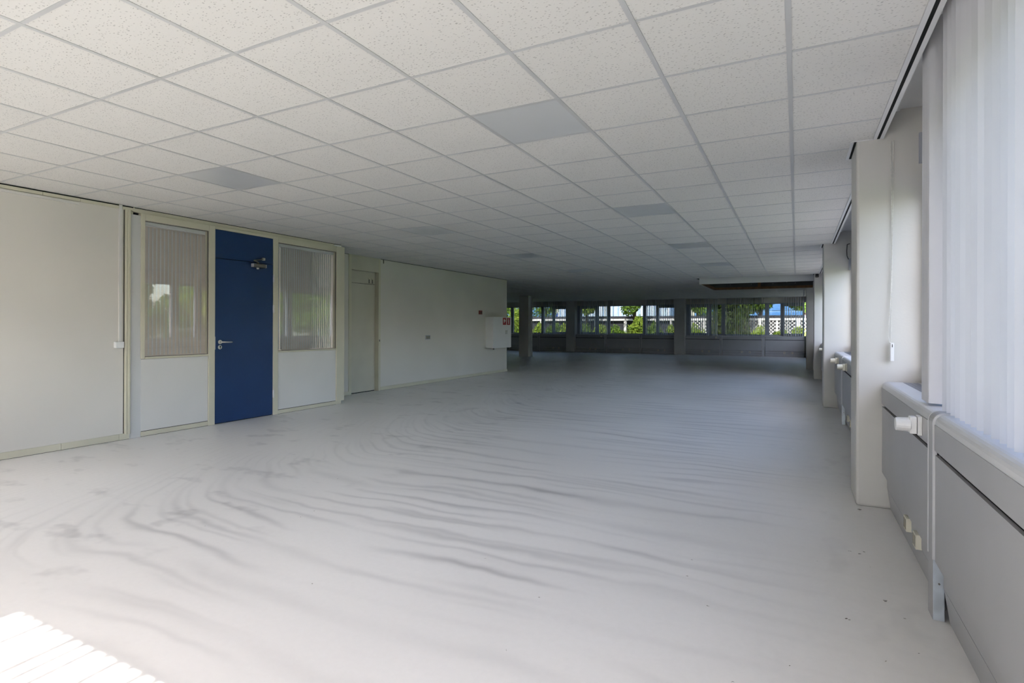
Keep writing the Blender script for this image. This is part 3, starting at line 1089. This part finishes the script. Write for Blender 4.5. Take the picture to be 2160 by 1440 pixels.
MB().box(XC - .002, XC + .012, 8.52, 8.535, ZC - .08, ZC).build('hook_strip', 'closer', wc)

t = thing('wall_switch', (XC, 10.0, 1.02), 'small grey double switch on the white wall', 'switch')
MB().box(XC, XC + .012, 9.92, 10.09, .975, 1.065).build('switch_plate', 'frame', t, bevel=.002)
for y in (9.935, 10.015):
    MB().box(XC + .011, XC + .017, y, y + .06, .988, 1.052).build('rocker', 'sockhole', t, bevel=.002)
t = thing('fire_alarm_button', (XC, 12.27, 1.62), 'small dark red fire alarm button above the hose cabinet', 'alarm button')
MB().box(XC, XC + .04, 12.205, 12.335, 1.575, 1.675).build('housing', 'redbox', t, bevel=.006)
MB().box(XC + .038, XC + .044, 12.245, 12.295, 1.60, 1.645).build('button_plate', 'black', t)

H_ = thing('hose_cabinet', (XC, 13.05, .7), 'white metal fire hose cabinet with two red pictogram signs', 'cabinet')
xh = -7.02
MB().box(XC, xh - .02, 12.56, 13.56, .70, 1.515).build('cabinet_body', 'white', H_, bevel=.004)
dr = MB().box(xh - .018, xh, 12.55, 13.57, .695, 1.52).build('cabinet_door', 'white', H_, bevel=.004)
for y in (13.24, 13.30):
    MB().box(xh - .001, xh + .004, y, y + .014, 1.06, 1.165).build('door_latch', 'closer', dr)
MB().tube((xh - .05, 12.66, .70), (xh - .05, 12.66, .655), .022, 12).build('hose_valve', 'closer', H_)
MB().tube((xh - .05, 12.66, .675), (xh - .05, 12.76, .665), .012, 10).build('hose_pipe', 'hinge', H_)
for k, y in enumerate((13.08, 13.31)):
    sg = MB().box(xh, xh + .004, y, y + .185, 1.31, 1.50).build('sign_plate', 'red', dr)
    p = MB()
    X0, X1 = xh + .0035, xh + .0055
    if k == 0:            # hose reel pictogram
        p.tube((X0, y + .08, 1.425), (X1, y + .08, 1.425), .042, 18)
        p.box(X0, X1, y + .05, y + .085, 1.36, 1.425)
        p.box(X0, X1, y + .12, y + .15, 1.405, 1.435)
    else:                 # extinguisher pictogram
        p.box(X0, X1, y + .070, y + .115, 1.335, 1.445)
        p.box(X0, X1, y + .084, y + .101, 1.445, 1.475)
        p.box(X0, X1, y + .06, y + .105, 1.465, 1.478)
        p.box(X0, X1, y + .052, y + .06, 1.40, 1.47)
    p.build('pictogram', 'white', sg)

# grit on the floor
g = MB()
for (x, y, s) in [(-.35, 2.62, .010), (.20, 2.78, .012), (.37, 3.05, .012), (-2.1, 1.95, .006), (-1.0, 1.9, .005), (-.2, 2.1, .006), (.3, 2.5, .006), (.1, 3.4, .006), (-.5, 3.1, .006), (-1.5, 2.6, .005), (.42, 2.62, .007), (-.02, 2.3, .006), (.32, 3.62, .014), (.34, 3.66, .010), (.27, 3.64, .008), (.40, 4.5, .02), (-2.9, 2.6, .006), (-3.3, 2.2, .005)]:
    s *= .7
    for k in range(3):
        a, c_ = random.uniform(-s, s), random.uniform(-s, s)
        q = s * random.uniform(.25, .6)
        g.tube((x + a - q, y + c_, q * .2), (x + a + q, y + c_ + q * .5, q * .3), q * .35, 5, q * .15)
o = tag(g.build('floor_grit', 'grit'), 'scattered dark grit crumbs on the pale floor', 'grit', kind='stuff')

# ------------------------------------------------------------------ outdoors
ZG = -.25
gr = MB().box(-70, 60, -40, 110, ZG - .2, ZG)
o = tag(gr.build('lawn', 'grass'), 'green lawn around the building', 'lawn', kind='structure')
tag(MB().box(XR + OUT + .02, 4.4, YB - 12, YF + 3, ZG, ZG + .03).build('paved_path', 'kerb'), 'grey paved path along the side windows', 'paving', kind='structure')  # added in place of lawn so the bounced light is not green
tag(MB().box(-14, XR + OUT, YB - 12, YB - OUT - .02, ZG, ZG + .03).build('paved_terrace', 'kerb'), 'grey paved terrace before the sunny windows', 'paving', kind='structure')  # added likewise, its tone kept low to bounce less onto the ceiling
pv = tag(MB().box(-40, 30, 35.5, 52, ZG, ZG + .03).build('paved_yard', 'kerb'), 'grey paved yard behind the fence', 'paving', kind='structure')


def leaf_cloud(name, blobs, n, size, m, parent):
    """leaves scattered through ellipsoids: (cx,cy,cz,rx,ry,rz)"""
    vols = np.array([b[3] * b[4] * b[5] for b in blobs])
    cnt = np.maximum(1, (n * vols / vols.sum()).astype(int))
    P = []
    for b_, c_ in zip(blobs, cnt):
        d = RNG.normal(size=(c_, 3))
        d /= np.linalg.norm(d, axis=1)[:, None]
        r = RNG.uniform(.55, 1.0, size=(c_, 1)) ** .6
        P.append(np.array(b_[:3]) + d * r * np.array(b_[3:]))
    P = np.concatenate(P)
    k = len(P)
    u = RNG.normal(size=(k, 3))
    u /= np.linalg.norm(u, axis=1)[:, None]
    v = np.cross(u, RNG.normal(size=(k, 3)))
    v /= np.linalg.norm(v, axis=1)[:, None]
    s = size * RNG.uniform(.6, 1.3, size=(k, 1))
    V = np.stack([P - u * s, P + v * s * .45, P + u * s, P - v * s * .45], 1).reshape(-1, 3)
    V[:, 2] = np.maximum(V[:, 2], ZG)
    V -= np.array(world_loc(parent))
    Fc = np.arange(4 * k).reshape(-1, 4)
    me = bpy.data.meshes.new(name)
    me.vertices.add(len(V))
    me.vertices.foreach_set('co', V.astype(np.float32).ravel())
    me.loops.add(4 * k)
    me.loops.foreach_set('vertex_index', Fc.astype(np.int32).ravel())
    me.polygons.add(k)
    me.polygons.foreach_set('loop_start', (np.arange(k) * 4).astype(np.int32))
    me.polygons.foreach_set('loop_total', np.full(k, 4, np.int32))
    me.update()
    me.validate()
    me.materials.append(M[m])
    o = bpy.data.objects.new(name, me)
    COL.objects.link(o)
    o.parent = parent
    return tag(o, kind='stuff')


def tree(x, y, h, r, m, label, group, n=5200, z_low=.9, size=.11, sq=.8):
    root = thing('tree', (x, y, ZG), label, 'tree', group)
    tk = MB().tube((x, y, ZG), (x + .1, y, h * .55), .13, 9, .08)
    tk.build('trunk', 'bark', root)
    br = MB()
    bl_ = []
    for k in range(9):
        a = 2 * math.pi * k / 9 + random.uniform(-.3, .3)
        q = r * random.uniform(.35, .75)
        z = random.uniform(z_low + .3 * r, h - .35 * r)
        p = (x + q * math.cos(a), y + q * math.sin(a), z)
        br.tube((x + .05, y, max(ZG + .3, z - .6)), p, .05, 6, .02)
        rr = r * random.uniform(.38, .58)
        bl_.append((*p, rr, rr, rr * sq))
    br.build('branch', 'bark', root)
    bl_.append((x, y, (h + z_low) / 2, r * .6, r * .6, (h - z_low) * .42))
    leaf_cloud('foliage', bl_, n, size, m, root)
    return root


def bush(x, y, rx, ry, h, m, label, group, n=1800, size=.075):
    root = thing('bush', (x, y, ZG), label, 'bush', group)
    st = MB()
    bl_ = []
    for k in range(6):
        a, q = random.uniform(0, 6.28), random.uniform(.2, .7)
        px, py = x + rx * q * math.cos(a), y + ry * q * math.sin(a)
        z = ZG + (h - ZG) * random.uniform(.4, .7)
        bl_.append((px, py, z, rx * .5, ry * .5, (h - ZG) * .36))
        st.tube((x, y, ZG), (px, py, z), .025, 6, .01)
    bl_.append((x, y, ZG + (h - ZG) * .4, rx * .85, ry * .85, (h - ZG) * .45))
    st.build('stem', 'bark', root)
    leaf_cloud('foliage', bl_, n, size, m, root)
    return root


def at_far(u, Y):
    """ground position on the line of sight of image column u at depth Y"""
    a = (u - 1080) / F_PX
    d = af + ar * a
    return d.x / d.y * Y


# beyond the far windows
FG = 'bushes of the hedge beyond the far windows'
spec = [(1058, 31, 1.5, 'leaf_light'), (1086, 30.6, 2.1, 'leaf_light'), (1133, 30.6, 1.25, 'leaf_light'), (1168, 31, 1.2, 'leaf_mid'), (1197, 30.6, 1.25, 'leaf_light'),
        (1232, 31.2, 1.45, 'leaf_mid'), (1268, 30.6, 1.25, 'leaf_light'), (1304, 30.6, 1.15, 'leaf_mid'), (1343, 31.2, 1.6, 'leaf_light'), (1384, 30.8, 1.35, 'leaf_mid'),
        (1424, 30.6, 1.2, 'leaf_light'), (1468, 30.6, 1.2, 'leaf_light'), (1524, 30.7, 1.75, 'leaf_dark'), (1562, 30.9, 1.7, 'leaf_dark'), (1600, 30.8, 1.1, 'leaf_light'), (1642, 30.6, .97, 'leaf_light'), (1688, 30.8, 1.05, 'leaf_light')]
btxt = ['bush filling the far window at its west end', 'tall bright bush seen left of the free-standing column', 'low bright bush right of the free-standing column',
        'mid green bush below the flag', 'bright bush hidden partly by the slim pillar', 'mid green bush behind the dense slats by the slim pillar', 'bright bush at the edge of the open centre pane',
        'low dark hedge bush in the open centre pane', 'tall bright bush climbing at the side of the open centre pane', 'mid green bush behind the slats right of the open centre pane',
        'bright bush hidden partly by the pillar between the wide windows', 'bright bush left of the big dark tree', 'dark bush under the left side of the big dark tree', 'dark bush under the right side of the big dark tree', 'bright bush right of the big dark tree', 'low bright bush under the blue glass building', 'bright bush before the last lattice field']
for k, (u, Y, h, m) in enumerate(spec):
    bush(at_far(u, Y), Y, .58, .5, h * 1.22, m, btxt[k] + ', outside the far windows', FG, n=2600)
TG = 'trees beyond the far windows'
tree(at_far(1082, 36), 36, 5.2, 1.6, 'leaf_mid', 'round green tree beyond the window left of the free-standing column', TG, z_low=.9)
tree(at_far(1150, 40), 40, 5.0, 1.7, 'leaf_mid', 'green tree beyond the fence behind the free-standing column', TG, z_low=2.0)
tree(at_far(1235, 32.5), 32.5, 4.6, 1.1, 'leaf_light', 'yellowish tree beyond the window beside the slim pillar', TG, n=3600, z_low=1.8)
tree(at_far(1336, 32.6), 32.6, 4.6, 1.0, 'leaf_mid', 'tree with leafy branches hanging before the pale ribbed hall', TG, n=2600, z_low=1.9)
tree(at_far(1470, 34.5), 34.5, 4.4, .9, 'leaf_mid', 'light tree left of the big dark tree', TG, n=2200, z_low=1.9)
tree(at_far(1538, 32.0), 32.0, 4.4, 1.35, 'leaf_dark', 'big dark green tree in front of the far window', TG, n=14000, z_low=.1, size=.11, sq=1.2)
tree(at_far(1602, 35.2), 35.2, 4.6, 1.0, 'leaf_mid', 'tree whose crown meets the blue glass building', TG, n=2600, z_low=2.0)
tree(at_far(1693, 36.6), 36.6, 4.8, 1.2, 'leaf_mid', 'tree at the corner where both window walls meet', TG, n=3200, z_low=2.0)

# fence with white cap rail and lattice
YFN = 33.6
fx0 = -19.0
fword = ['west end', 'second from the west end', 'third from the west end', 'fourth from the west end', 'fifth from the west end', 'sixth from the west end',
         'seventh from the west end', 'beside the lattice fields', 'first lattice field', 'second lattice field', 'third lattice field', 'last lattice field']
for k in range(12):
    a, b = fx0 + k * 1.9, fx0 + (k + 1) * 1.9
    t = thing('fence_panel', ((a + b) / 2, YFN, ZG), f'garden fence field with white cap rail, {fword[k]}', 'fence', 'fence fields beyond the far windows')
    MB().box(a, b, YFN - .06, YFN + .06, 1.66, 1.78).build('cap_rail', 'fencewhite', t)
    MB().box(a, b, YFN + .10, YFN + .2, 1.80, 1.94).build('dark_beam', 'fencedark', t)  # dark strip standing in for the shadowed underside above the cap rail
    MB().box(a, a + .16, YFN - .05, YFN + .09, ZG, 1.66).build('post', 'fencewhite', t)
    MB().box(a + .9, a + .99, YFN - .03, YFN + .05, ZG, 1.66).build('post', 'fencewhite', t)
    MB().box(a, b, YFN + .14, YFN + .18, ZG, 1.8).build('dark_backing', 'fencedark', t)
    if k >= 7:
        lt = MB()
        zt, zb = 1.64, ZG + .1
        st = .19
        a, b = a + .03, b - .03
        q = a - (zt - zb)
        while q < b:
            for sgn in (1, -1):
                xs = []
                # clip a diagonal strip to the field
                for (s0, s1) in ((0.0, 1.0),):
                    x0_, z0_ = q, (zb if sgn > 0 else zt)
                    x1_, z1_ = q + (zt - zb), (zt if sgn > 0 else zb)
                    ta = max(0, (a - x0_) / (x1_ - x0_))
                    tb = min(1, (b - x0_) / (x1_ - x0_))
                    if tb > ta:
                        p0 = (x0_ + ta * (x1_ - x0_), YFN - .01 * sgn, z0_ + ta * (z1_ - z0_))
                        p1 = (x0_ + tb * (x1_ - x0_), YFN - .01 * sgn, z0_ + tb * (z1_ - z0_))
                        lt.tube(p0, p1, .020, 4)
            q += st
        tag(lt.build('lattice', 'fencewhite', t), kind='stuff')

# buildings
hb = thing('ribbed_hall', (-15, 56, ZG), 'pale blue hall with vertical ribbed cladding behind the hedge', 'building')
MB().box(-21.5, -10.4, 52, 60, ZG, 9).build('wall', 'hall', hb)
rib = MB().box(-.07, .07, -.12, 0, 0, 8.6).build('cladding_rib', 'hallrib', hb)
rib.location = Vector((-21.3, 52, ZG + .2)) - world_loc(hb)
me_r = rib.data
for v in me_r.vertices:
    v.co = Vector(v.co) + world_loc(hb)
for k in range(1, 22):
    inst(None, 'cladding_rib', hb, (-21.3 + k * .5, 52, ZG + .2), mesh=me_r)
MB().box(-21.6, -10.3, 51.8, 60.1, 9, 9.3).build('roof_edge', 'frame', hb)

bb = thing('glass_office', (2, 64, ZG), 'blue glass office building behind the lattice fence', 'building')
MB().box(-9.5, 14, 60.2, 70, ZG, 14).build('wall', 'bluewall', bb)
pn = MB().box(0, 1.72, -.06, 0, 0, 1.32).build('window', 'bluepane', bb)
for v in pn.data.vertices:
    v.co = Vector(v.co) + world_loc(bb)
first = True
for r_ in range(6):
    for k in range(13):
        p = (-9.4 + k * 1.8, 60.2, ZG + .3 + r_ * 1.45)
        if first:
            pn.location = Vector(p) - world_loc(bb)
            first = False
        else:
            inst(None, 'window', bb, p, mesh=pn.data)
bw_ = thing('blue_shed', (-26, 58, ZG), 'blue panelled building left of the pale ribbed hall', 'building')
MB().box(-34, -22.2, 54, 64, ZG, 6).build('wall', 'bluewall', bw_)
for k in range(6):
    MB().box(-33.7 + k * 1.95, -32.0 + k * 1.95, 53.94, 54, .6, 5.2).build('panel', 'bluepane', bw_)

# flag
xf_ = at_far(1177, 46)
t = thing('flag', (xf_, 46, ZG), 'red white and blue flag on a white pole beyond the fence', 'flag')
MB().tube((xf_, 46, ZG), (xf_, 46, 4.2), .04, 8).build('pole', 'flagwhite', t)
for k, m in enumerate(('red', 'flagwhite', 'flagblue')):
    z = 3.3 - .36 * k
    MB().prism([(0, z), (-.25, z - .25), (-.25, z - .61), (0, z - .36)], lambda tt, a, b_: (xf_ + a, 46 + tt, b_), -.01, .01).build('stripe', m, t)

# beyond the side windows (seen in the partition glass)
SG = 'trees beyond the side windows'
for k, (x, y, h, r, m, lab) in enumerate([(9.5, 3.0, 3.4, 1.2, 'leaf_mid', 'garden tree outside the slatted first bay'), (10.5, 8.6, 3.6, 1.3, 'leaf_light', 'bright garden tree outside the chain pillar bay'),
                                          (9.8, 12.2, 3.5, 1.3, 'leaf_mid', 'garden tree outside the middle bay'), (10.6, 16.4, 3.6, 1.3, 'leaf_light', 'bright garden tree outside the bay of the ceiling opening'),
                                          (10.0, 21.5, 3.5, 1.3, 'leaf_mid', 'garden tree outside the last side bay')]):
    tree(x, y, h, r, m, lab, SG, n=2600, z_low=.8, size=.15)
stxt = ['under the tree outside the slatted first bay', 'past the first garden tree', 'before the bright tree of the chain pillar bay', 'between the chain pillar bay and middle bay trees', 'under the middle bay tree', 'past the middle bay tree', 'before the bright tree by the opening bay', 'past the bright tree by the opening bay', 'under the last garden tree']
for k in range(6):
    tree(15.5 + (k % 2) * 1.2, 3.5 + k * 5.2, 4.2, 1.8, 'leaf_mid' if k % 2 else 'leaf_light', ['pale tree in the back row by the slatted first bay', 'darker tree in the back row past the first garden tree', 'pale tree in the back row at the chain pillar bay', 'darker tree in the back row at the middle bay', 'pale tree in the back row by the opening bay', 'darker tree in the back row by the last bay'][k], 'back row of trees outside the side windows', n=3000, z_low=.3, size=.2)
for k in range(9):
    y = 1.5 + 2.9 * k
    bush(5.2 + .3 * (k % 2), y, 1.0, 1.2, .95, 'leaf_light' if k % 2 else 'leaf_mid', f'{"bright" if k % 2 else "mid"} green low bush {stxt[k]}', 'low bushes outside the side windows', n=900, size=.11)
t = thing('garden_railing', (12.7, 12, ZG), 'white garden railing beyond the side lawn', 'railing')
MB().box(12.65, 12.75, -2, 28, 1.05, 1.13).build('top_rail', 'fencewhite', t)
for k in range(20):
    MB().box(12.67, 12.73, -1.9 + k * 1.55, -1.82 + k * 1.55, ZG, 1.05).build('post', 'fencewhite', t)

# added, unseen: blocks the low horizon glow mirrored in the far glass
t = thing('garden_wall', (-6, -20, ZG), 'long dark brick garden wall opposite the sunny windows', 'garden wall')
MB().box(-40, 26, -20.3, -20, ZG, 3.2).build('wall_body', 'brick', t)
MB().box(-40, 26, -20.36, -19.94, 3.2, 3.3).build('coping', 'kerb', t)
for k in range(14):
    MB().box(-39 + k * 4.8, -38.6 + k * 4.8, -20, -19.85, ZG, 3.2).build('buttress', 'brick', t)
